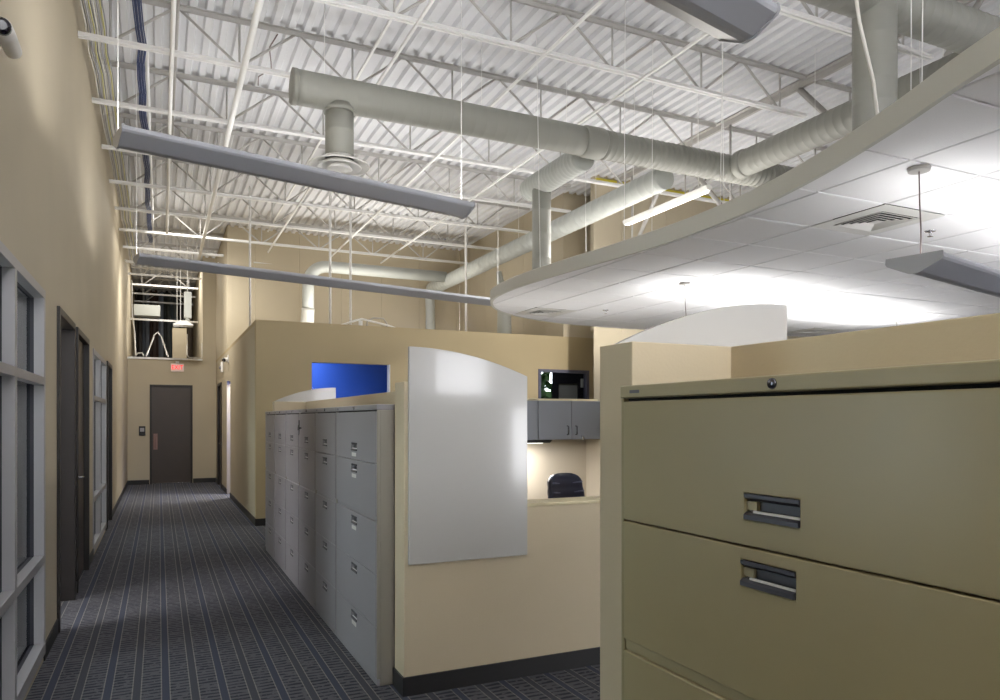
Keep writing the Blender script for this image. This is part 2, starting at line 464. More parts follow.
# exit sign
r = thing('exit_sign', 'red lit exit sign above the far corridor door', 'sign', (.40, YF-.06, 2.66))
MB().box(.36, .44, YF-.05, YF-.001, 2.89, 2.94).build('bracket', 'white_plastic', r)
MB().box(.255, .545, YF-.046, YF-.034, 2.69, 2.885).build('panel', 'sign_clear', r, .003)
def text_mesh(txt, size, name, m, parent, loc, depth=.004):
    cu = bpy.data.curves.new(name, 'FONT'); cu.body = txt; cu.size = size; cu.extrude = depth/2; cu.align_x = 'CENTER'; cu.align_y = 'CENTER'
    t = bpy.data.objects.new(name+'_src', cu); COL.objects.link(t)
    bpy.context.view_layer.update()
    me = bpy.data.meshes.new_from_object(t.evaluated_get(bpy.context.evaluated_depsgraph_get()))
    bpy.data.objects.remove(t); bpy.data.curves.remove(cu)
    me.transform(Matrix.Rotation(PI/2, 4, 'X')); me.transform(Matrix.Translation(Vector(loc)-Vector(parent['_o'])))
    me.materials.clear(); me.materials.append(MATS[m])
    o = bpy.data.objects.new(name, me); COL.objects.link(o); o.parent = parent; o['_o'] = list(parent['_o'])
    return o
text_mesh('EXIT', .155, 'lettering', 'red_sign', r, (.40, YF-.05, 2.787), .006).scale = (.82, 1, 1)

r = thing('card_reader', 'small black card reader on the wall left of the far door', 'card reader', (-.36, YF, 1.15))
MB().box(-.43, -.29, YF-.03, YF-.001, 1.16, 1.38).build('housing', 'black_plastic', r, .006)
MB().box(-.405, -.315, YF-.036, YF-.0305, 1.25, 1.34).build('face_plate', 'aluminium', r, .004)

# alarm devices on the right corridor wall
r = thing('alarm_strobe', 'white alarm strobe high on the right corridor wall before the dark door', 'alarm', (XR, 17.05, 2.58))
MB().box(XR-.045, XR-.001, 16.97, 17.15, 2.58, 2.80).build('housing', 'white_plastic', r, .006)
MB().box(XR-.075, XR-.046, 17.02, 17.11, 2.64, 2.70).build('lens', 'chrome_dark', r, .006)
r = thing('wall_camera', 'small white camera on the corridor wall above the lit side opening', 'camera', (XR, 15.6, 2.66))
MB().box(XR-.02, XR-.001, 15.52, 15.68, 2.68, 2.84).build('mount', 'white_plastic', r, .005)
b = MB(); b.path([(XR-.02, 15.6, 2.76), (XR-.06, 15.58, 2.74), (XR-.09, 15.54, 2.73)], [.03, .045, .04], 12); b.build('body', 'white_plastic', r)
b = MB(); b.path([(XR-.09, 15.54, 2.73), (XR-.105, 15.52, 2.725)], [.036, .03], 12); b.build('lens', 'lens_black', r)

# security camera at the top of the near left wall
r = thing('security_camera', 'white security camera with dark round lens high on the near left wall', 'camera', (XL, 3.8, 3.1))
b = MB(); b.path([(-.598, 3.93, 3.215), (-.596, 3.90, 3.21), (-.575, 3.60, 3.143), (-.566, 3.47, 3.114)], [.024, .036, .038, .036], 18); b.build('body', 'white_plastic', r)
b = MB(); b.path([(-.566, 3.469, 3.114), (-.563, 3.445, 3.108), (-.562, 3.435, 3.106)], [.034, .031, .018], 18); b.build('lens', 'lens_black', r)
b = MB(); b.path([(-.665, 3.84, 3.27), (-.625, 3.84, 3.27), (-.60, 3.83, 3.23)], [.016, .016, .014], 10); b.build('bracket', 'white_plastic', r)
b = MB(); b.lathe([(.045, 0), (.045, .012)], (XL+.001, 3.84, 3.27), 20, axis='x'); b.build('wall_plate', 'white_plastic', r)

# ------------------------------------------------------------------ steel joists
def joist(x0, x1, y, label, first_node, pitch=1.125):
    r = thing('steel_joist', label, 'joist', (x0, y, 5.0), 'open web joists under the roof deck')
    for nm, z, up, m in (('top_chord', DECK-.001, False, 'steel_pale_grey'), ('bottom_chord', 5.02, True, 'steel_white')):
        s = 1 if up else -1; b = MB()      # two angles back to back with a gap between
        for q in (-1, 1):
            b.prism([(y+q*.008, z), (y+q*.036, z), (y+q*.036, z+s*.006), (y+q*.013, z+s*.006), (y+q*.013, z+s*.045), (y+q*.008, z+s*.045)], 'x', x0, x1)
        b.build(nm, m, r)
    zt, zb = DECK-.04, 5.06
    n = first_node
    while n < x1:
        if n > x0+.05 and n < x1-.05: MB().bar((n, y, zb), (n, y, zt), .011, 6).build('web_post', 'steel_pale_grey', r)
        for s in (-1, 1):
            t = n+s*pitch/2
            if x0+.02 < t < x1-.02 and x0 < n < x1:
                MB().bar((n+s*.04, y, zb), (t-s*.03, y, zt), .014, 6).build('web_diagonal', 'steel_pale_grey', r)
        n += pitch
    return r
ordin = ['first', 'second', 'third', 'fourth', 'fifth', 'sixth', 'seventh', 'eighth', 'ninth', 'tenth', 'eleventh', 'twelfth', 'thirteenth', 'fourteenth']
ys1 = [4.6+1.5*k for k in range(14)]
for k, y in enumerate(ys1):
    if y < 10: x1 = 6.74
    elif y < 15.8: x1 = 6.28
    elif y < YF: x1 = XR-.02
    else: x1 = .95
    joist(XL+.005, x1, y, f'white open web roof joist over the corridor, {ordin[k]} from the camera', .72-1.125)
for k, y in enumerate(ys1[:4]):
    joist(6.9, 12.85, y, f'white open web roof joist above the suspended ceiling, {ordin[k]} from the camera', 7.47)

# joist girder along X = 6.82
r = thing('joist_girder', 'heavy roof girder running above the suspended ceiling between both joist bays', 'girder', (6.82, -3, 4.3))
def tee2(z, s): return [(6.82-.075, z), (6.82+.075, z), (6.82+.075, z+s*.012), (6.84, z+s*.012), (6.838, z+s*.075), (6.802, z+s*.075), (6.80, z+s*.012), (6.82-.075, z+s*.012)]
MB().prism(tee2(DECK-.001, -1), 'y', -3.9, 10.0).build('top_chord', 'steel_grey', r)
MB().prism(tee2(4.2, 1), 'y', -3.9, 10.0).build('bottom_chord', 'steel_grey', r)
for k in range(6):
    n = -1.40+2.2*k
    for s in (-1, 1):
        if n+s*1.1 < 10 and not (k == 4 and s == -1): 
            a = Vector((6.82, n+s*.06, 4.27)); c = Vector((6.82, n+s*1.06, DECK-.07))
            b = MB(); b.path([a, c], .038, 4); b.build('web_diagonal', 'steel_grey', r)
    b = MB(); b.bar((6.82, n, 4.27), (6.82, n, DECK-.07), .016, 6); b.build('web_post', 'steel_grey', r)

# bridging angles along Y
def bridging(x, z, label, y0=3.2, y1=9.9):
    b = MB(); b.prism([(x, z), (x+.025, z), (x+.025, z+.004), (x+.004, z+.004), (x+.004, z+.025), (x, z+.025)], 'y', y0, y1)
    tag(b.build('bridging_angle', 'steel_white'), label, 'bridging', 'bridging angles between joists')
bridging(2.03, 4.99, 'white bridging angle below the joists, directly above the round diffuser drop', -1, 15.7)
bridging(3.30, 4.99, 'white bridging angle below the joists, over the middle of the main duct', -1, 15.7)
bridging(4.43, 4.99, 'white bridging angle below the joists, right above the duct collar', -1, 15.7)

bridging(2.03, DECK-.078, 'white bridging angle just under the deck, above the one over the round diffuser drop', -1, 15.7)
# ------------------------------------------------------------------ ducts
def spiral(axis, c, a, b_, r, pitch=.09, ridge=.004, n=28):
    """round duct with raised seams; axis 'x','y','z'; c = other two coordinates"""
    prof = [(r, 0)]; L = abs(b_-a); s = pitch*.5
    while s < L-.02:
        prof += [(r, s-.008), (r+ridge, s-.003), (r+ridge, s+.003), (r, s+.008)]; s += pitch
    prof.append((r, L))
    lo = min(a, b_)
    cc = {'x': (lo, c[0], c[1]), 'y': (c[0], lo, c[1]), 'z': (c[0], c[1], lo)}[axis]
    return MB().lathe(prof, cc, n, axis=axis)
def hanger(parent, x, y, z0, name='hanger_rod'):
    MB().bar((x, y, z0), (x, y, DECK), .0028, 6).build(name, 'steel_white', parent)
Dz, Dr = 4.6, .155
YD, XD = 6.85, 6.33
r = thing('supply_duct', 'long round olive grey duct with a round diffuser drop hanging across the hall', 'duct', (1.1, YD, 4.4))
spiral('x', (YD, Dz), 1.14, 4.20, Dr, .12, .0008).build('duct_run', 'duct_paint', r)
MB().lathe([(Dr+.006, 0), (Dr+.006, .045), (Dr-.01, .05)], (1.10, YD, Dz), 28, axis='x').build('end_cap', 'duct_paint', r)
MB().lathe([(Dr, 0), (Dr+.014, .02), (Dr+.014, .24), (Dr, .26)], (4.20, YD, Dz), 28, axis='x').build('collar', 'duct_paint', r)
spiral('x', (YD, Dz), 4.46, 9.4, Dr, .075, .005).build('duct_run', 'duct_paint', r)
MB().lathe([(Dr+.004, 0), (Dr+.014, .02), (Dr+.014, .10), (Dr, .12)], (XD, YD-Dr-.10, Dz), 28, axis='y').build('tee_collar', 'duct_paint', r)
spiral('y', (XD, Dz), 3.80, YD-Dr-.10, Dr, .1, .002).build('duct_run', 'duct_paint', r)
XT = 1.54
spiral('z', (XT, YD), 4.0, Dz-.1, .132, .5, .002).build('diffuser_drop', 'duct_paint', r)
MB().lathe([(.15, .0), (.142, .03), (.138, .05)], (XT, YD, Dz-Dr-.02), 28).build('saddle', 'duct_paint', r)
d = MB()
d.lathe([(.135, .07), (.15, .05), (.27, .0), (.285, -.004), (.285, .004), (.16, .06), (.14, .085)], (XT, YD, 3.93), 36)
d = d.build('round_diffuser', 'white_plastic', r)
MB().lathe([(.10, .05), (.20, -.012), (.205, -.006), (.11, .06)], (XT, YD, 3.925), 36).build('cone_ring', 'white_plastic', d)
MB().lathe([(.001, .02), (.08, .02), (.12, -.02), (.10, -.03), (.001, -.035)], (XT, YD, 3.925), 36).build('cone_ring', 'white_plastic', d)
for x in (1.4, 3.0, 4.9, 5.8): hanger(r, x, YD, Dz+Dr)
for y in (4.2, 5.6): hanger(r, XD, y, Dz+Dr)

XB = 4.33
r = thing('branch_duct', 'short pale branch duct dropping onto the tip of the suspended ceiling', 'duct', (XB, 7.9, 3.1))
spiral('y', (XB, 4.5), YD+Dr+.02, 8.30, .145, .075, .005).build('duct_run', 'duct_pale', r)
MB().lathe([(.145, 0), (.14, .05), (.10, .10), (.04, .125), (.001, .13)], (XB, 8.30, 4.5), 28, axis='y').build('end_cap', 'duct_pale', r)
spiral('z', (XB, 8.02), 3.10, 4.46, .118, .3, .002).build('drop', 'duct_paint', r)
hanger(r, XB, 7.4, 4.645); hanger(r, XB, 8.2, 4.645)

YT = 3.63
r = thing('trunk_duct', 'large round trunk duct at top right with a vertical drop beside it', 'duct', (4.7, YT, 3.1))
spiral('x', (YT, Dz), 3.7, 12, Dr, .1, .002).build('duct_run', 'duct_paint', r)
spiral('z', (4.70, YT), 3.10, Dz, .148, .16, .0012).build('drop', 'duct_paint', r)
for x in (4.0, 5.6): hanger(r, x, YT, Dz+Dr)

XG, ZG = 5.5, 4.45
r = thing('return_duct', 'long pale duct slanting away behind the suspended ceiling along the tall beige wall', 'duct', (XG, 11, 4.3))
spiral('y', (XG, ZG), 7.08, 15.3, .14, .15, .003).build('duct_run', 'duct_pale', r)
MB().path([(XG, 15.28, ZG), (XG, 15.38, ZG-.03), (XG+.0, 15.46, ZG-.14), (XG+.02, 15.48, ZG-.4), (XG+.04, 15.5, 3.0)], .105, 20).build('drop', 'duct_pale', r)
pts = [(XG-.1, 14.2, 4.5), (3.1, 14.2, 4.5)] + [(2.95-.36*math.sin(a), 14.2, 4.14+.36*math.cos(a)) for a in [PI/2*k/8 for k in range(9)]] + [(2.59, 14.2, 3.65)]
MB().path(pts, .112, 20).build('side_branch', 'duct_pale', r)
MB().path([(2.59, 14.2, 3.66), (2.585, 14.2, 3.60), (2.57, 14.2, 3.3), (2.52, 14.2, 3.0)], [.125, .12, .13, .15], 20).build('flexible_sleeve', 'fascia', r)
for y in (8.6, 11, 13.4): hanger(r, XG, y, ZG+.14)

r = thing('roof_drop_duct', 'small pale duct standing behind the tip of the suspended ceiling', 'duct', (5.85, 12.3, 3.0))
b = MB(); b.path([(5.85, 12.3, 3.0), (5.85, 12.3, 3.5), (5.80, 12.3, 3.9), (5.74, 12.3, 4.3)], [.14, .13, .09, .05], 20); b.build('sleeve', 'duct_pale', r)
MB().lathe([(.19, 0), (.19, .05), (.15, .09)], (5.85, 12.3, ZO+.061), 20).build('collar', 'duct_pale', r)

# box duct and drop plate over the far door
tag(MB().box(-.6, .03, 21.3, 21.7, 4.27, 4.56).build('box_duct', 'duct_pale', None, .01), 'pale rectangular duct beyond the far wall above the door', 'duct')
r = thing('drop_diffuser', 'square white drop diffuser hanging on rods above the far door', 'diffuser', (.46, 17.5, 3.6))
b = MB(); b.box(.28, .68, 17.3, 17.7, 3.60, 3.63); b.prism([(.30, 3.63), (.66, 3.63), (.56, 3.70), (.40, 3.70)], 'y', 17.32, 17.68); b.build('plate', 'white_plastic', r)
MB().box(.50, .65, 17.42, 17.6, 3.78, 4.35).build('neck', 'duct_pale', r)
for x in (.36, .43): MB().bar((x, 17.5, 3.7), (x, 17.5, DECK), .008, 6).build('hanger_rod', 'steel_white', r)
MB().bar((.57, 17.5, 4.35), (.57, 17.5, DECK), .012, 6).build('hanger_rod', 'steel_white', r)
MB().bar((.57, 17.5, 3.70), (.57, 17.5, 3.78), .05, 12).build('collar', 'duct_pale', r)

# ------------------------------------------------------------------ pipes, conduits, cables
def pipe(name, pts, rad, m, label, cat='pipe', group=None, n=8):
    return tag(MB().path(pts, rad, n).build(name, m), label, cat, group)
pipe('sprinkler_pipe', [(.72, -3.9, 4.92), (.74, 8, 4.92), (.76, 16.6, 4.92)], .030, 'steel_white', 'white sprinkler main running down the corridor under the joists', n=12)
pipe('sprinkler_pipe', [(.10, -3.9, 4.94), (.11, 8, 4.94), (.13, 14.6, 4.94)], .021, 'steel_white', 'thin white pipe beside the sprinkler main over the corridor', n=10)
pipe('conduit', [(-.10, -3.9, 5.2), (-.10, 6.9, 5.2)], .022, 'steel_white', 'white conduit between the blue cables and the thin pipe, ending short')
pipe('conduit', [(-.11, 7.9, 5.2), (-.10, 18.6, 5.2)], .018, 'steel_white', 'white conduit continuing far along beside the blue cable bundle')
pipe('conduit', [(.157, -3.9, 5.405), (.157, 12, 5.405)], .018, 'steel_grey', 'grey conduit tucked up against the deck over the corridor')
pipe('conduit', [(2.65, 12.5, ZO+.06), (2.65, 12.5, DECK)], .022, 'steel_white', 'white standpipe left of the pair above the blue window')
pipe('conduit', [(3.0, 12.5, ZO+.06), (3.0, 12.5, DECK)], .022, 'steel_white', 'white standpipe right of the pair above the blue window')
pipe('conduit', [(5.16, 12.5, ZO+.06), (5.16, 12.5, 4.9), (5.16, 12.5, DECK)], .022, 'steel_white', 'lone white standpipe behind the far pendant light, near the ceiling tip')
pipe('conduit', [(1.40, 13.0, ZO+.06), (1.40, 13.0, DECK)], .018, 'steel_white', 'white standpipe at the office corner beside the corridor')
pipe('conduit', [(1.75, 15.6, 4.75), (2.15, 15.6, 4.75), (1.75, 15.6, 3.6)], .014, 'steel_white', 'white bent conduit zigzagging in front of the tall rear wall')
pipe('conduit', [(XL+.03, 19.95, 4.0), (.9, 19.95, 4.0)], .022, 'steel_white', 'white crossbar pipe beyond the far wall above the door')
pipe('conduit', [(XL+.02, 17.2, 4.88), (.6, 17.2, 4.88), (1.0, 17.2, 4.88), (1.2, 17.2, 5.0)], .02, 'steel_white', 'white cross pipe under the joists at the far corridor end')
r = thing('pipe_tee', 'white pipe tee with sloping arms on the office roof above the blue window', 'pipe', (3.1, 12.2, ZO+.06))
MB().bar((3.1, 12.2, ZO+.06), (3.1, 12.2, 3.22), .035, 10).build('riser', 'steel_white', r)
MB().path([(2.5, 12.2, 3.02), (3.02, 12.2, 3.22), (3.12, 12.2, 3.25), (3.6, 12.2, 3.16), (4.0, 12.2, 3.03)], .018, 8).build('arm', 'steel_white', r)
MB().path([(3.2, 12.2, 3.0), (3.22, 12.2, 3.22), (3.32, 12.2, 3.28), (3.5, 12.2, 3.28), (3.56, 12.2, 3.2), (3.56, 12.2, 3.0)], .013, 8).build('loop', 'steel_grey', r)

def cable(name, x, z, m, amp, rad, y0, y1, label, group=None, step=.35, seed=0, own=.003):
    rw = random.Random(seed); rnd = random.Random(label); pts = []; y = y0
    while y <= y1:                                   # the whole run wanders together, each cable only a little by itself
        wx, wz = rw.uniform(-amp, amp), rw.uniform(-amp, amp)*.25
        pts.append((x+wx+rnd.uniform(-own, own), y, z+wz+rnd.uniform(-own, own))); y += step
    return tag(MB().path(pts, rad, 6).build(name, m), label, 'cable', group)
g1 = 'pale cables along the left wall under the deck'
for k in range(12):
    m = ['cable_white', 'cable_white', 'cable_grey', 'cable_white', 'cable_yellow', 'cable_grey'][k % 6]
    word = {'cable_white': 'white', 'cable_grey': 'grey', 'cable_yellow': 'yellow'}[m]
    cable('data_cable', XL+.07+.0145*k, 5.085+.016*(k % 2), m, .012, .0062, -1.5, 18.8,
          f'{word} data cable high along the left wall, {ordin[k]} out from the wall', g1, seed=3, step=.5)
g2 = 'blue cables bundled over the corridor'
for k in range(6):
    cable('data_cable', -.19+.0125*k, 5.10+.017*(k % 2), 'cable_blue', .016, .0066, -1.5, 16.5, 'dark blue cable in the tangled bundle over the corridor', g2, step=.37, seed=40)
pipe('loose_cable', [(3.10, 2.72, DECK), (3.16, 2.70, 4.7), (3.28, 2.62, 3.6), (3.36, 2.60, 3.3), (3.40, 2.60, CZ_TOP)], .009, 'cable_white', 'white cable sagging down in front of the vertical trunk duct drop', 'cable', n=8)
# loose cords over the far wall ledge
pipe('loose_cable', [(-.58, 19.15, 4.8), (-.57, 19.15, 4.0), (-.52, 19.15, 3.6), (-.50, 19.15, 3.03)], .016, 'cable_white', 'white cord hanging to the far ledge next to the left wall', 'cable', n=6)
pipe('loose_cable', [(-.28, 19.15, 3.03), (-.18, 19.15, 3.3), (-.10, 19.15, 3.55), (-.02, 19.15, 3.62), (.06, 19.15, 3.5), (.15, 19.15, 3.2), (.2, 19.15, 3.03)], .014, 'cable_white', 'white looped cord arching on the middle of the far ledge', 'cable', n=6)
pipe('loose_cable', [(-.50, 19.12, 3.03), (-.45, 19.12, 3.1), (-.36, 19.12, 3.11), (-.32, 19.12, 3.03)], .014, 'cable_white', 'short curl of white cord at the left end of the far ledge', 'cable', n=6)
pipe('loose_cable', [(.62, 19.15, 3.6), (.62, 19.15, 3.1), (.66, 19.15, 3.04), (.95, 19.15, 3.04), (.95, 19.15, 3.4)], .012, 'cable_white', 'white cord running along the right end of the far ledge', 'cable', n=6)
pipe('loose_cable', [(1.10, 7.72, 5.49), (1.05, 7.95, 5.45), (1.10, 8.2, 5.42), (1.13, 8.4, 5.44), (1.03, 8.7, 5.46), (1.06, 9.0, 5.49)], .007, 'cable_dark', 'grey cord drooping from the deck above the duct end', 'cable', n=6)

# ------------------------------------------------------------------ pendant lights
ANG = math.radians(12.5)
def pendant(x, y, z, L, label, top, group='suspended linear lights', stems=(.004, -.03), power=60, cord=False):
    """V-shaped uplight trough; local x runs along it"""
    r = bpy.data.objects.new('pendant_light', None); COL.objects.link(r); r.empty_display_size = .1
    r.location = (x, y, z); r.rotation_euler = (0, 0, ANG); r['_o'] = [0, 0, 0]
    tag(r, label, 'ceiling light', group)
    W, H = .138, .062
    outer = [(-W-.004, H+.030), (-W-.008, H+.022), (-W-.008, H+.004), (-W, H-.008), (-.03, .003), (0, 0), (.03, .003), (W, H-.008), (W+.008, H+.004), (W+.008, H+.022), (W+.004, H+.030)]
    inner = [(W-.004, H+.026), (W-.012, H+.002), (.028, .014), (0, .011), (-.028, .014), (-W+.012, H+.002), (-W+.004, H+.026)]
    MB().prism(outer+inner, 'x', .012, L-.012).build('housing', 'fixture_grey', r)
    cap = [(-W-.01, H+.034), (-W-.014, H+.004), (-W-.004, H-.012), (-.03, -.004), (0, -.007), (.03, -.004), (W+.004, H-.012), (W+.014, H+.004), (W+.01, H+.034)]
    MB().prism(cap, 'x', 0, .012).build('end_cap', 'fixture_grey', r); MB().prism(cap, 'x', L-.012, L).build('end_cap', 'fixture_grey', r)
    for s in (-.06, .06):
        MB().bar((.05, s, .062), (L-.05, s, .062), .013, 8).build('lamp_tube', 'lamp_soft' if cord else 'lamp_glow', r)
    for k in (stems[0], L+stems[1]):
        if cord:
            MB().path([(k, 0, .05), (k+.004, .0, .25), (k-.012, 0, .4), (k-.02, 0, top-z-.02)], .004, 6).build('power_cord', 'cable_dark', r)
            MB().lathe([(.055, -.03), (.06, -.009)], (k-.02, 0, top-z), 20).build('ceiling_canopy', 'steel_grey', r)
        else:
            MB().bar((k, 0, .05), (k, 0, top-z), .003, 6).build('suspension_cable', 'steel_white', r)
    la = bpy.data.lights.new('pendant_tubes', 'AREA'); la.shape = 'RECTANGLE'; la.size = L-.1; la.size_y = .2
    la.energy = power*L; la.color = (1, .985, .96)
    lo = bpy.data.objects.new('pendant_tubes', la); COL.objects.link(lo)
    lo.parent = r; lo.location = (L/2, 0, H+.012); lo.rotation_euler = (PI, 0, 0)
    return r
PW = 4.5
dx, dy = math.cos(ANG), math.sin(ANG)
pendant(-.23, 4.98, 3.2, 2.56, 'grey V-shaped pendant light crossing the corridor nearer the camera, in front of the duct', DECK, power=PW)
pendant(-.22, 8.66, 3.2, 4.88, 'long grey pendant light spanning from the corridor to the suspended ceiling tip, the farther one', DECK, power=PW)
pendant(-.23, 1.847, 3.2, 2.62, 'grey pendant light cut off by the top edge of the photo', DECK, power=PW)
CZ = 2.96
pendant(3.77, 2.67, 2.36, 5.0, 'grey pendant light on a cord below the suspended ceiling at far right', CZ, power=3.2, cord=True, stems=(.09, -.09))
pendant(4.86, 5.97, 2.36, 4.9, 'pendant light under the suspended ceiling hidden behind the white curved panel, only its cord showing', CZ, power=13, cord=True, stems=(.06, -.09))

# bare fluorescent strip above the suspended ceiling
r = thing('strip_light', 'bare white fluorescent strip hanging above the suspended ceiling near the tall wall', 'light fixture', (6.2, 7.9, 4.35))
MB().prism([(6.15, 4.45), (6.17, 4.40), (6.23, 4.40), (6.25, 4.45), (6.22, 4.47), (6.18, 4.47)], 'y', 7.1, 8.9).build('housing', 'white_plastic', r)
for x in (6.18, 6.22): MB().bar((x, 7.14, 4.388), (x, 8.86, 4.388), .012, 8).build('lamp_tube', 'strip_tube', r)
for y in (7.3, 8.7): MB().bar((6.2, y, 4.47), (6.2, y, DECK), .004, 6).build('hanger_chain', 'steel_white', r)

# ------------------------------------------------------------------ suspended ceiling
def smooth(pts, n=8, closed=False):
    out = []; N = len(pts)
    for i in range(N-1):
        p0, p1, p2, p3 = (Vector(pts[max(i-1, 0)]), Vector(pts[i]), Vector(pts[i+1]), Vector(pts[min(i+2, N-1)]))
        for k in range(n):
            t = k/n
            out.append(.5*((2*p1)+(p2-p0)*t+(2*p0-5*p1+4*p2-p3)*t*t+(3*p1-p0-3*p2+p3)*t**3))
    out.append(Vector(pts[-1])); return out
edge = [(1.9, -2.2), (2.35, -.4), (2.72, .9), (2.94, 1.73), (3.14, 2.08), (3.24, 2.32), (3.47, 3.0), (3.63, 3.75), (3.68, 4.5), (3.62, 5.3), (3.46, 6.1), (3.34, 6.8), (3.34, 7.4), (3.48, 7.95), (3.9, 8.5), (4.6, 9.0), (5.5, 9.3), (6.6, 9.36), (8.2, 9.2), (10.2, 9.0), (12.85, 8.95)]
edge = [(1.9, -2.2), (2.35, -.3), (2.75, 1.0), (3.02, 1.83), (3.25, 2.4), (3.47, 3.05), (3.62, 3.75), (3.67, 4.5), (3.62, 5.35), (3.53, 6.15), (3.48, 6.9), (3.51, 7.5), (3.65, 8.0), (4.02, 8.55), (4.65, 9.0), (5.5, 9.3), (6.6, 9.36), (8.2, 9.2), (10.2, 9.0), (12.85, 8.95)]
curve = [tuple(v) for v in smooth([(a, b_) for a, b_ in edge], 8)]
curve = [(v[0], v[1]) for v in curve]
outline = curve + [(12.85, -2.2)]
r = thing('suspended_ceiling', 'wavy edged suspended ceiling of white acoustic tiles hanging on the right', 'suspended ceiling', (6, 4, CZ), kind='thing')
# fascia: a thin vertical band following the edge
b = MB(); ring = []
nrm = []
for i in range(len(curve)):
    a = Vector(curve[max(i-1, 0)]); c = Vector(curve[min(i+1, len(curve)-1)]); t = (c-a).normalized(); nrm.append(Vector((-t.y, t.x)))
def band(o, z): return [(p[0]+n.x*o, p[1]+n.y*o, z) for p, n in zip(curve, nrm)]
sec = [(0.0, CZ-.012), (.03, CZ-.012), (.03, CZ+.115), (.012, CZ+.125), (0, CZ+.125)]
lines = [band(o, z) for o, z in sec]
rings_ = [[ln[i] for ln in lines] for i in range(len(curve))]
b.rings(rings_, True, True, 0, False); b.build('fascia', 'fascia', r)
# backing sheet above the tiles
b = MB(); b.prism(outline, 'z', CZ+.095, CZ+.105); b.build('backing', 'grid_white', r)
def clip(poly, x0, x1, y0, y1):
    def cut(P, ins, inter):
        out = []
        for i in range(len(P)):
            a, c = P[i], P[(i+1) % len(P)]
            if ins(a):
                out.append(a)
                if not ins(c): out.append(inter(a, c))
            elif ins(c): out.append(inter(a, c))
        return out
    def ix(v): return lambda a, c: (v, a[1]+(c[1]-a[1])*(v-a[0])/(c[0]-a[0]))
    def iy(v): return lambda a, c: (a[0]+(c[0]-a[0])*(v-a[1])/(c[1]-a[1]), v)
    P = list(poly)
    for ins, it in ((lambda p: p[0] >= x0, ix(x0)), (lambda p: p[0] <= x1, ix(x1)), (lambda p: p[1] >= y0, iy(y0)), (lambda p: p[1] <= y1, iy(y1))):
        P = cut(P, ins, it)
        if len(P) < 3: return []
    Q = []
    for p in P:
        if not Q or (Vector(p)-Vector(Q[-1])).length > 1e-4: Q.append(p)
    if len(Q) > 2 and (Vector(Q[0])-Vector(Q[-1])).length < 1e-4: Q.pop()
    return Q if len(Q) >= 3 else []
GX, GY, GP = 3.69, 3.24, .61
vents = [(4.30, 3.24), (4.30, 8.12), (9.18, 8.12)]
bt = MB()
for i in range(-4, 16):
    for j in range(-9, 11):
        x, y = GX+GP*i, GY+GP*j
        if any(abs(x-v[0]) < .05 and abs(y-v[1]) < .05 for v in vents): continue
        P = clip(outline, x+.010, x+GP-.010, y+.010, y+GP-.010)
        if not P: continue
        full = abs(sum(P[q][0]*P[(q+1) % len(P)][1]-P[(q+1) % len(P)][0]*P[q][1] for q in range(len(P)))/2) > (GP-.020)**2-1e-4
        if full:
            x0, x1, y0, y1 = x+.010, x+GP-.010, y+.010, y+GP-.010; e = .006
            A = [(x0, y0), (x1, y0), (x1, y1), (x0, y1)]; Bq = [(x0+e, y0+e), (x1-e, y0+e), (x1-e, y1-e), (x0+e, y1-e)]
            bt.rings([[(u, v, CZ+.018) for u, v in A], [(u, v, CZ-.003) for u, v in A], [(u, v, CZ-.007) for u, v in Bq]], True, True, 0, False)
        else:
            bt.prism(P, 'z', CZ-.007, CZ+.018)
bt.build('tile_field', 'tile_white', r)
bg = MB()
for i in range(-4, 17):
    x = GX+GP*i
    P = clip(outline, x-.0085, x+.0085, -2.2, 9.5)
    if P: bg.prism(P, 'z', CZ+.003, CZ+.0195)
for j in range(-9, 12):
    y = GY+GP*j
    P = clip(outline, 0, 12.85, y-.0085, y+.0085)
    if P: bg.prism(P, 'z', CZ+.002, CZ+.0192)
bg.build('grid', 'grid_white', r)
for k, (x, y) in enumerate([(3.4, 2.4), (3.72, 4.2), (3.7, 5.4), (3.5, 6.6), (4.4, 4.9), (4.3, 3.1), (5.3, 8.6), (4.9, 2.6), (6.0, 4.2), (4.6, 6.2)]):
    MB().bar((x+.05, y, CZ+.06), (x+.05+random.uniform(-.05, .05), y+random.uniform(-.05, .05), DECK), .0032, 5).build('hanger_wire', 'steel_white', r)

def diffuser(x, y, label):
    t = thing('ceiling_diffuser', label, 'air vent', (x+GP/2, y+GP/2, CZ), 'square diffusers in the suspended ceiling')
    c = (x+GP/2, y+GP/2)
    def sq(a, z): return [(c[0]+u*a, c[1]+v*a, z) for u, v in ((-1, -1), (1, -1), (1, 1), (-1, 1))]
    MB().rings([sq(.303, CZ-.006), sq(.303, CZ-.009), sq(.205, CZ-.012), sq(.198, CZ-.012), sq(.198, CZ-.004), sq(.303, CZ-.006)], True, False, 0, False).build('flange', 'white_plastic', t)
    for o in (.188, .150, .112, .074):
        MB().rings([sq(o, CZ-.014), sq(o-.014, CZ-.005), sq(o-.016, CZ-.005), sq(o-.004, CZ-.016), sq(o, CZ-.014)], True, False, 0, False).build('louver', 'white_plastic', t)
    MB().rings([sq(.1975, CZ-.004), sq(.1975, CZ+.09), sq(.02, CZ+.09)], True, False, 0, False).build('throat', 'gap_shade', t)  # coloured black to hold the shade inside the neck
    MB().rings([sq(.036, CZ-.015), sq(.036, CZ-.012)], True, True, 0, False).build('louver', 'white_plastic', t)
diffuser(4.30, 3.24, 'square white louvred diffuser in the ceiling tiles nearest, beside the hanging light')
diffuser(4.30, 8.12, 'square louvred diffuser near the curved tip of the suspended ceiling')
diffuser(9.18, 8.12, 'square louvred diffuser at the distant right of the suspended ceiling beyond the white panel')
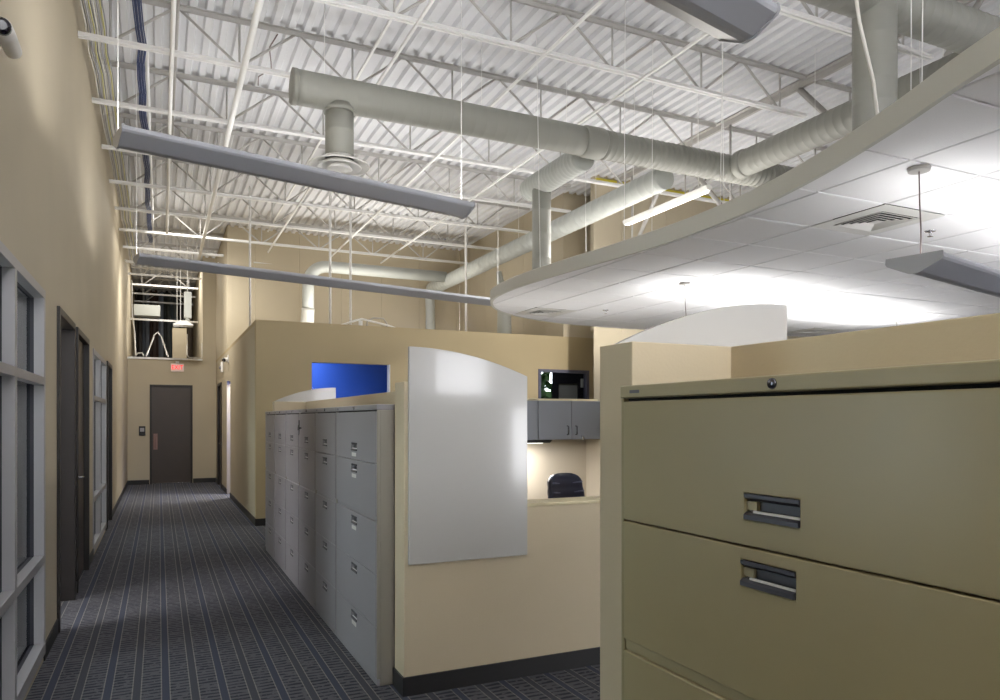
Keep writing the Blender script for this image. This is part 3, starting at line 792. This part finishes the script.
def head(x, y, label):
    t = thing('fire_sprinkler', label, 'sprinkler', (x, y, CZ-.05), 'sprinkler heads in the suspended ceiling')
    MB().lathe([(.04, 0), (.038, -.006), (.02, -.01)], (x, y, CZ-.008), 16).build('escutcheon', 'chrome', t)
    MB().lathe([(.012, 0), (.009, -.02), (.006, -.03), (.02, -.032), (.02, -.035)], (x, y, CZ-.017), 12).build('deflector', 'chrome', t)
head(5.2, 3.55, 'small chrome sprinkler head behind the cord of the right pendant light')
head(5.2, 7.9, 'small chrome sprinkler head between the ceiling tip diffuser and the white panel')

# ------------------------------------------------------------------ low partitions
PZ = 1.76
def baseb(b_, r, nm='baseboard'): return b_.build(nm, 'black_rubber', r)
# near partition behind and beside the tan cabinet
r = thing('cubicle_partition', 'beige L-shaped low wall wrapping behind the large tan file cabinet', 'partition', (1.2, 1.75, 0))
MB().prism([(1.2, 1.69), (1.56, 1.69), (1.56, -1.5), (1.72, -1.5), (1.72, 1.69), (2.9, 1.69), (2.9, 1.855), (1.2, 1.855)], 'z', 0, PZ+.008).build('wall_body', 'paint_partition', r, .003)
MB().box(1.189, 1.1995, 1.69, 1.866, 0, .105).build('baseboard', 'black_rubber', r)
MB().box(1.19, 2.9, 1.8555, 1.866, 0, .105).build('baseboard', 'black_rubber', r)
# middle partition with the white panel, low counter part
YA = 3.915
r = thing('cubicle_partition', 'beige low wall carrying the white glossy panel, stepping down to a counter', 'partition', (1.27, YA, 0))
MB().prism([(1.242, 0), (4.19, 0), (4.19, 1.02), (1.97, 1.02), (1.97, PZ), (1.242, PZ)], 'y', YA, YA+.18).build('wall_body', 'paint_partition', r, .003)
MB().box(2.008, 4.19, YA-.012, YA+.188, 1.0205, 1.04).build('counter_cap', 'cap_cream', r, .004)
MB().box(1.23, 4.19, YA-.0115, YA-.0005, 0, .105).build('baseboard', 'black_rubber', r)
MB().box(1.23, 1.2415, YA-.0005, YA+.18, 0, .105).build('baseboard', 'black_rubber', r)
# wall behind the grey cabinets with its far return
r = thing('cubicle_partition', 'beige low wall running behind the row of grey file cabinets', 'partition', (1.62, 6.5, 0))
MB().prism([(1.62, YA+.1805), (1.78, YA+.1805), (1.78, 9.03), (3.2, 9.03), (3.2, 9.19), (1.25, 9.19), (1.25, 9.03), (1.62, 9.03)], 'z', 0, PZ).build('wall_body', 'paint_partition', r, .003)
MB().box(1.239, 1.2495, 9.03, 9.19, 0, .105).build('baseboard', 'black_rubber', r)
# cubicle rear wall with overhead cabinets
YC = 6.76
r = thing('cubicle_partition', 'pale low wall behind the black chair, carrying the overhead cabinets', 'partition', (3.3, YC, 0))
MB().prism([(1.785, YC), (4.2, YC), (4.2, YA+.19), (4.34, YA+.19), (4.34, YC+.15), (1.785, YC+.15)], 'z', 0, PZ-.02).build('wall_body', 'paint_pale', r, .003)
MB().box(1.785, 4.34, YC-.012, YC+.162, PZ-.0195, PZ+.005).build('wall_cap', 'cap_cream', r, .004)

# white curved panels
def white_panel(x0, x1, y0, y1, zlow, za, zb, label, flip=False):
    """za = height at the high end, zb = height at the low end; arch falls away from the high end"""
    pts = []
    for k in range(25):
        s = k/24
        z = za-(za-zb)*s**2
        pts.append(((x0+(x1-x0)*s) if not flip else (x1-(x1-x0)*s), z))
    low = [(pts[-1][0], zlow), (pts[0][0], zlow)]
    return tag(MB().prism(pts+low, 'y', y0, y1).build('privacy_panel', 'white_gloss', None, .003), label, 'panel')
white_panel(1.262, 2.003, YA-.028, YA-.002, .735, 1.955, 1.805, 'white glossy curved-top panel on the beige low wall between grey and tan cabinets')
white_panel(1.268, 1.968, 1.858, 1.884, .735, 1.945, 1.78, 'white curved panel rising behind the tan file cabinet', True)
white_panel(1.27, 2.02, 9.193, 9.219, .735, 1.945, 1.765, 'small distant white curved panel above the far end of grey cabinets', True)

# ------------------------------------------------------------------ lateral file cabinets (front faces the corridor: -X)
def file_cabinet(xf, y0, y1, depth, label, mats, big=False, group=None):
    """xf: x of the front face; y0 nearer end"""
    body, edgem, endm = mats
    H = 1.636; T = .033
    r = thing('file_cabinet', label, 'file cabinet', (xf, (y0+y1)/2, 0), group)
    g = .012                                    # side returns beside drawers
    MB().box(xf+.022, xf+depth, y0, y1, .0, H-T).build('case', endm, r, .002)
    b = MB(); b.box(xf+.004, xf+.0219, y0, y0+g, .04, H-T); b.build('front_stile', endm, r, .002)
    b = MB(); b.box(xf+.004, xf+.0219, y1-g, y1, .04, H-T); b.build('front_stile', endm, r, .002)
    MB().box(xf+.006, xf+.0219, y0, y1, 0, .0385).build('base_rail', edgem, r, .002)
    MB().box(xf, xf+depth, y0, y1, H-T+.0002, H).build('top_cap', edgem, r, .004, 3)
    MB().box(xf+.0187, xf+.0217, y0+g+.0005, y1-g-.0005, .046, H-T-.0005).build('gap_shade_sheet', 'gap_shade', r)  # black sheet that paints the gaps around the drawer fronts dark
    dh = .305; ztop = H-T-.008; yc = (y0+y1)/2
    zs = [ztop, ztop-dh-.0035, ztop-2*dh-.033, ztop-3*dh-.0365, ztop-4*dh-.040]
    MB().box(xf+.010, xf+.0185, y0+g+.001, y1-g-.001, zs[2]+.001, zs[1]-dh-.003).build('divider_rail', edgem, r, .001)
    for k, zt in enumerate(zs):
        zb = zt-dh
        if k == 4: zb = max(zb, .045)
        hz = zb+.081 if k == 0 else zt-.053     # centre of the pull
        hw, hh = .071, .027
        yc = (y0+y1)/2+(.010 if big and k else 0)+(.004 if big else 0)
        a0, a1, b0, b1 = y0+g+.004, y1-g-.004, zb, zt
        # drawer front with a rectangular recess for the pull
        d = wall_holes('drawer', 'x', xf, xf+.018, a0, a1, b0, b1, [(yc-hw, yc+hw, hz-hh, hz+hh)], body)
        del d['kind']
        d.data.transform(Matrix.Translation(-Vector(r['_o']))); d.parent = r; d['_o'] = list(r['_o'])
        md = d.modifiers.new('bevel', 'BEVEL'); md.width = .003; md.segments = 2; md.limit_method = 'ANGLE'
        h = MB()
        h.box(xf+.0145, xf+.0178, yc-hw+.001, yc+hw-.001, hz-hh+.001, hz+hh-.001, 0)       # back plate
        h.prism([(xf-.003, hz+hh-.001), (xf+.012, hz+hh-.001), (xf+.012, hz+hh-.016), (xf+.002, hz+hh-.012), (xf-.003, hz+hh-.008)], 'y', yc-hw+.001, yc+hw-.001, 0)
        h.prism([(xf-.004, hz-hh+.001), (xf+.012, hz-hh+.001), (xf+.012, hz-hh+.016), (xf+.004, hz-hh+.016), (xf-.004, hz-hh+.010)], 'y', yc-hw+.001, yc+hw-.001, 0)
        h.prism([(xf+.0015, hz-hh+.0150), (xf+.004, hz-hh+.0160), (xf+.004, hz-hh+.0200), (xf+.0015, hz-hh+.0190)], 'y', yc-hw+.001, yc+hw-.022, 1)  # bright strip painting the highlight along the lower lip
        h.box(xf+.006, xf+.0144, yc+hw-.0285, yc+hw-.001, hz-hh+.02, hz+hh-.0165, 2)
        h.build('drawer_pull', ['pull_dark', 'pull_highlight', edgem], d)
        if not big and y1-y0 > .9 and k != 3:
            MB().box(xf-.002, xf-.0003, yc-.055, yc+.055, hz-hh-.034, hz-hh-.010).build('label_holder', 'white_plastic', d)
    yc = (y0+y1)/2
    b = MB(); b.lathe([(.001, -.004), (.010, -.004), (.0115, .0)], (xf, yc, H-T/2), 16, axis='x'); b.build('lock', 'chrome_dark', r)
    MB().box(xf-.0015, xf-.0003, y1-.085, y1-.045, H-T/2-.004, H-T/2+.004).build('badge', 'fixture_dark', r)
    return r
file_cabinet(1.09, .545, 1.589, .455, 'large tan lateral file cabinet filling the lower right foreground', ('cab_tan', 'cab_tan_edge', 'cab_tan'), True)
GM = ('cab_grey', 'cab_grey', 'cab_grey_end')
gg = 'grey lateral file cabinets lining the corridor'
file_cabinet(1.14, 4.12, 5.187, .46, 'wide grey lateral file cabinet nearest in the corridor row, against the beige wall end', GM, group=gg)
n1 = file_cabinet(1.14, 5.19, 5.945, .46, 'narrower grey file cabinet, second from the near end of the corridor row', GM, group=gg)
for k in range(4):
    c = copy_tree(n1); c.location.y += .757*(k+1)+.008
    c['label'] = f'narrower grey file cabinet, {["third", "fourth", "fifth", "sixth"][k]} from the near end of the corridor row'
    if k == 0:
        kb = MB(); kb.path([(-.002, .23, 1.47), (-.02, .23, 1.47), (-.026, .23, 1.46)], .007, 8)
        kb.path([(-.026, .23+.03*math.cos(a), 1.45+.05*math.sin(a)) for a in [2*PI*q/12 for q in range(9)]], .003, 6)
        kb.box(-.03, -.024, .19, .215, 1.455, 1.54)
        c['_o'] = [0, 0, 0]; ko = kb.build('lock_key', 'black_plastic', c)
# ------------------------------------------------------------------ overhead cabinets, task light, chair
def overhead(x0, x1, label, key=False):
    r = thing('overhead_cabinet', label, 'cabinet', ((x0+x1)/2, YC, 1.34), 'overhead cabinets in the cubicle')
    y0 = YC-.36; z0, z1 = 1.34, 1.735
    MB().box(x0, x1, y0+.02, YC-.002, z0, z1).build('case', 'cab_bluegrey', r, .002)
    m = (x0+x1)/2
    for a, c, hx in ((x0+.002, m-.0025, m-.05), (m+.0025, x1-.002, m+.05)):
        d = MB().box(a, c, y0, y0+.0195, z0+.004, z1-.002).build('door', 'cab_bluegrey', r, .002)
        h = MB(); h.path([(hx, y0, z0+.05), (hx, y0-.025, z0+.055), (hx, y0-.025, z0+.135), (hx, y0, z0+.14)], .006, 8)
        h.build('handle', 'chrome_dark', d)
        if key and hx > m:
            MB().path([(hx+.07, y0, z0+.035), (hx+.07, y0-.012, z0+.035), (hx+.078, y0-.016, z0+.02), (hx+.08, y0-.016, z0-.01)], .008, 8).build('lock_key', 'chrome', d)
overhead(3.42, 4.185, 'blue-grey two-door overhead cabinet with keys in its lock above the chair', True)
overhead(2.65, 3.415, 'blue-grey overhead cabinet mostly hidden behind the white glossy panel')
r = thing('task_light', 'thin black task light under the overhead cabinets', 'light fixture', (3.1, YC-.2, 1.30))
MB().prism([(2.75, 1.339), (3.60, 1.339), (3.57, 1.31), (2.75, 1.31)], 'y', YC-.33, YC-.22).build('housing', 'black_plastic', r, .004)
MB().box(2.8, 3.5, YC-.31, YC-.24, 1.305, 1.3098).build('diffuser', 'tube_glow', r)

def office_chair(x, y, rot, label):
    r = bpy.data.objects.new('office_chair', None); COL.objects.link(r); r['_o'] = [0, 0, 0]; r.empty_display_size = .1
    tag(r, label, 'chair')
    # padded back: stacked rounded rolls that widen downwards, leaning back a little (front faces -y)
    nz, nx = 46, 22
    b = MB(); rings = []
    z0, z1 = .50, 1.045
    for j in range(nz+1):
        s = j/nz; z = z0+(z1-z0)*s
        w = .24-.06*s
        top = max(0, (s-.86)/.14); w *= math.sqrt(max(0.02, 1-top**2*.72)); 
        roll = abs(math.sin(PI*s*6.5))**.8
        t = .045+.016*roll if s < .97 else .03
        if j in (0, nz): w *= .9; t *= .5
        yc = .20+.10*s
        ring = []
        for k in range(nx):
            a = 2*PI*k/nx
            cx = math.copysign(abs(math.cos(a))**.45, math.cos(a)); sy = math.copysign(abs(math.sin(a))**.7, math.sin(a))
            bow = -.05*(cx**2)
            ring.append((w*cx, yc+t*sy+bow, z))
        rings.append(ring)
    b.rings(rings); bk = b.build('backrest', 'leather', r)
    for z in (.70, .785, .87, .955):
        s = (z-z0)/(z1-z0); w = .24-.06*s; pp = []
        for q in range(13):
            cx = -1+2*q/12
            pp.append((w*.9*cx, .20+.10*s-.052-.05*abs(cx)**2+.012*abs(cx)**6, z+.012*cx**2))
        MB().path(pp, .007, 8).build('piping', 'leather_piping', bk)
    b = MB(); rings = []
    for k, (f, z) in enumerate(((.85, .42), (.98, .44), (1, .47), (.97, .50), (.85, .515))):
        rings.append([(.25*f*math.copysign(abs(math.cos(a))**.5, math.cos(a)), -.03+.24*f*math.copysign(abs(math.sin(a))**.5, math.sin(a)), z) for a in (2*PI*q/28 for q in range(28))])
    b.rings(rings); b.build('seat', 'leather', r)
    for s in (-1, 1):
        b = MB(); b.path([(s*.25, .12, .46), (s*.30, .12, .50), (s*.30, .10, .66), (s*.30, -.12, .68), (s*.29, -.16, .62), (s*.27, -.12, .46)], .018, 8); b.build('armrest', 'black_plastic', r)
    b = MB(); b.lathe([(.03, .10), (.03, .25), (.022, .25), (.022, .43)], (0, 0, 0), 16); b.build('gas_column', 'black_plastic', r)
    for k in range(5):
        a = 2*PI*k/5+.3
        l = MB().path([(.02*math.cos(a), .02*math.sin(a), .13), (.3*math.cos(a), .3*math.sin(a), .075)], [.028, .018], 8).build('leg', 'black_plastic', r)
        b = MB(); b.lathe([(.018, -.02), (.026, -.018), (.026, .018), (.018, .02)], (.3*math.cos(a), .3*math.sin(a), .027), 14, axis='x'); b.build('caster', 'black_rubber', l)
    b = MB(); b.path([(0, .12, .43), (0, .24, .45), (0, .29, .55)], .02, 8); b.build('back_bracket', 'black_plastic', r)
    r.location = (x, y, 0); r.rotation_euler = (0, 0, rot)
office_chair(3.44, 5.62, math.radians(8), 'black padded office chair whose back shows above the counter')

# ------------------------------------------------------------------ office windows on the right
r = thing('window_3', 'blue lit office window in the beige wall above the grey cabinets', 'window', (2.67, YO, 1.2), kind='structure')
x0, x1, z0, z1 = BW
MB().box(x1-.014, x1-.0005, YO+.003, YO+.128, z0, z1).build('lit_jamb', 'white_plastic', r)  # white colour stands in for the light on this one jamb
MB().box(x0+.001, x1-.0145, YO+.06, YO+.066, z0+.001, z1-.001).build('pane', 'glass_soft', r)
r = thing('window_4', 'dark framed office window above the overhead cabinets', 'window', (6.4, YO, 1.1), kind='structure')
x0, x1, z0, z1 = DW
MB().prism([(x0, z0), (x1, z0), (x1, z1), (x0, z1), (x0, z0), (x0+.05, z0+.05), (x0+.05, z1-.05), (x1-.05, z1-.05), (x1-.05, z0+.05), (x0+.05, z0+.05)], 'y', YO-.015, YO+.1).build('frame', 'frame_slate', r)
MB().box(x0+.05, x1-.05, YO+.05, YO+.056, z0+.05, z1-.05).build('pane', 'glass_soft', r)
# inside that office: dark framed door, bright outside window with trees
r = thing('door_6', 'dark inner door frame seen through the dark framed office window', 'door', (7.6, 13, 0), kind='structure')
b = MB(); b.prism([(7.24, 0), (7.24, 2.88), (11, 2.88), (11, 0), (7.82, 0), (7.82, 2.27), (7.36, 2.27), (7.36, 0)], 'y', 12.9, 12.97)
b.build('door_frame', 'gasket', r)
MB().box(7.36, 7.82, 12.93, 12.95, .02, 2.27).build('door_leaf', 'steel_pale_grey', r)
MB().box(7.88, 7.99, 12.85, 12.8995, 2.2, 2.38).build('wall_box', 'white_plastic', r)
r = thing('window_5', 'bright outside window with greenery seen through the office window', 'window', (8.2, 14.95, .9), kind='structure')
x0, x1, z0, z1 = OWN
MB().prism([(x0, z0), (x1, z0), (x1, z1), (x0, z1), (x0, z0), (x0+.04, z0+.04), (x0+.04, z1-.04), (x1-.04, z1-.04), (x1-.04, z0+.04), (x0+.04, z0+.04)], 'y', 14.9, 15.0).build('frame', 'aluminium', r)
b = MB(); rnd = random.Random(5)
for k in range(2600):
    c = Vector((rnd.uniform(8.0, 10.8), rnd.uniform(16.6, 18.2), 0)); c.z = rnd.uniform(0, 2.5+.5*math.sin(c.x*3))
    d1 = Vector((rnd.uniform(-1, 1), rnd.uniform(-1, 1), rnd.uniform(-1, 1))).normalized()*.2
    d2 = d1.cross(Vector((rnd.uniform(-1, 1), rnd.uniform(-1, 1), rnd.uniform(-1, 1)))).normalized()*.1
    v = [b.bm.verts.new(p) for p in (c-d1, c+d2, c+d1, c-d2)]; b.bm.faces.new(v)
o = b.build('foliage', 'leaf', None, recalc=False); tag(o, 'green foliage outside the distant office window', 'foliage', kind='stuff')

# ------------------------------------------------------------------ office interiors behind the left wall
r = thing('bookcase', 'dark cabinet inside the left office seen through the nearest window', 'cabinet', (-2.6, 6.9, 0))
MB().box(-3.6, -1.5, 6.7, 7.27, 0, 1.75).build('case', 'wood_dark', r, .004)
for k in range(3): MB().box(-3.58+.69*k, -2.93+.69*k, 6.68, 6.6995, .08, 1.7).build('door', 'wood_dark', r, .003)

# ------------------------------------------------------------------ lights
def area(name, loc, rot, sx, sy, e, col=(1, .96, .9)):
    la = bpy.data.lights.new(name, 'AREA'); la.shape = 'RECTANGLE'; la.size = sx; la.size_y = sy; la.energy = e; la.color = col
    o = bpy.data.objects.new(name, la); COL.objects.link(o); o.location = loc; o.rotation_euler = rot; return o
area('office_light_near', (-2.4, 5.6, 2.74), (0, 0, 0), 1.2, .6, 40)
area('office_light_mid', (-2.4, 10.2, 2.74), (0, 0, 0), 1.2, .6, 40)
area('blue_office_light', (2.1, 12.2, 2.9), (0, 0, 0), .6, .6, 26, (1, 1, 1))
area('inner_office_light', (6.6, 12.2, 2.9), (0, 0, 0), .6, .6, 5, (1, 1, 1))
area('office_roof_fill', (3.6, 13.4, 3.06), (PI, 0, 0), 2.5, .4, 55)  # added fill with no fixture, brightens the deck and rear walls
area('corridor_roof_fill', (2.0, 17.5, 3.06), (PI, 0, 0), .8, .4, 30)  # extra unseen fill for the deck at the far right
area('passage_light', (2.0, 15.7, 2.9), (0, 0, 0), .6, .6, 90)
area('rear_cubicle_fill', (4.6, 7.7, 1.45), (PI, 0, 0), 2.5, .3, 13)  # invented fill out of sight behind the partition, lifts the ceiling tip
area('corridor_fill', (.3, 15.2, 4.42), (math.radians(38), 0, 0), .25, .15, 45)  # added fill concealed by the far pendant, aimed at the end wall
area('task_glow', (3.15, YC-.27, 1.303), (0, 0, 0), .7, .06, 12, (1, .96, .95))
area('strip_glow', (6.2, 8.0, 4.37), (0, 0, 0), .07, 1.7, 140)
area('far_hall_fill', (.3, 20.35, 5.4), (0, 0, 0), .5, .4, 35)  # fill put in to lighten the space beyond the far wall
area('far_ledge_fill', (.1, 19.26, 3.03), (PI, 0, 0), .9, .08, 12)  # added fill on the ledge, lifts the joists and deck beyond
area('corridor_end_fill', (.4, 14.35, 5.46), (0, 0, 0), .3, .8, 35)  # bare fill added between joists to brighten the corridor end

w = bpy.data.worlds.new('world'); SC.world = w; w.use_nodes = True
w.node_tree.nodes['Background'].inputs[0].default_value = (.95, .96, 1, 1); w.node_tree.nodes['Background'].inputs[1].default_value = 11.5

# ------------------------------------------------------------------ camera and view
cam = bpy.data.cameras.new('camera'); co = bpy.data.objects.new('camera', cam); COL.objects.link(co)
co.location = (0, 0, 1.55); co.rotation_euler = (PI/2, 0, math.radians(-25.1))
cam.sensor_width = 36; cam.lens = 728*36/1000; cam.shift_y = .069; cam.clip_start = .05
SC.camera = co
SC.view_settings.view_transform = 'Standard'; SC.view_settings.look = 'None'
SC.view_settings.exposure = .32; SC.view_settings.gamma = 1; SC.view_settings.use_curve_mapping = False
SC.cycles.use_denoising = True
SC.cycles.max_bounces = 10; SC.cycles.diffuse_bounces = 6; SC.cycles.transparent_max_bounces = 12
for o in bpy.data.objects:
    if '_o' in o: del o['_o']
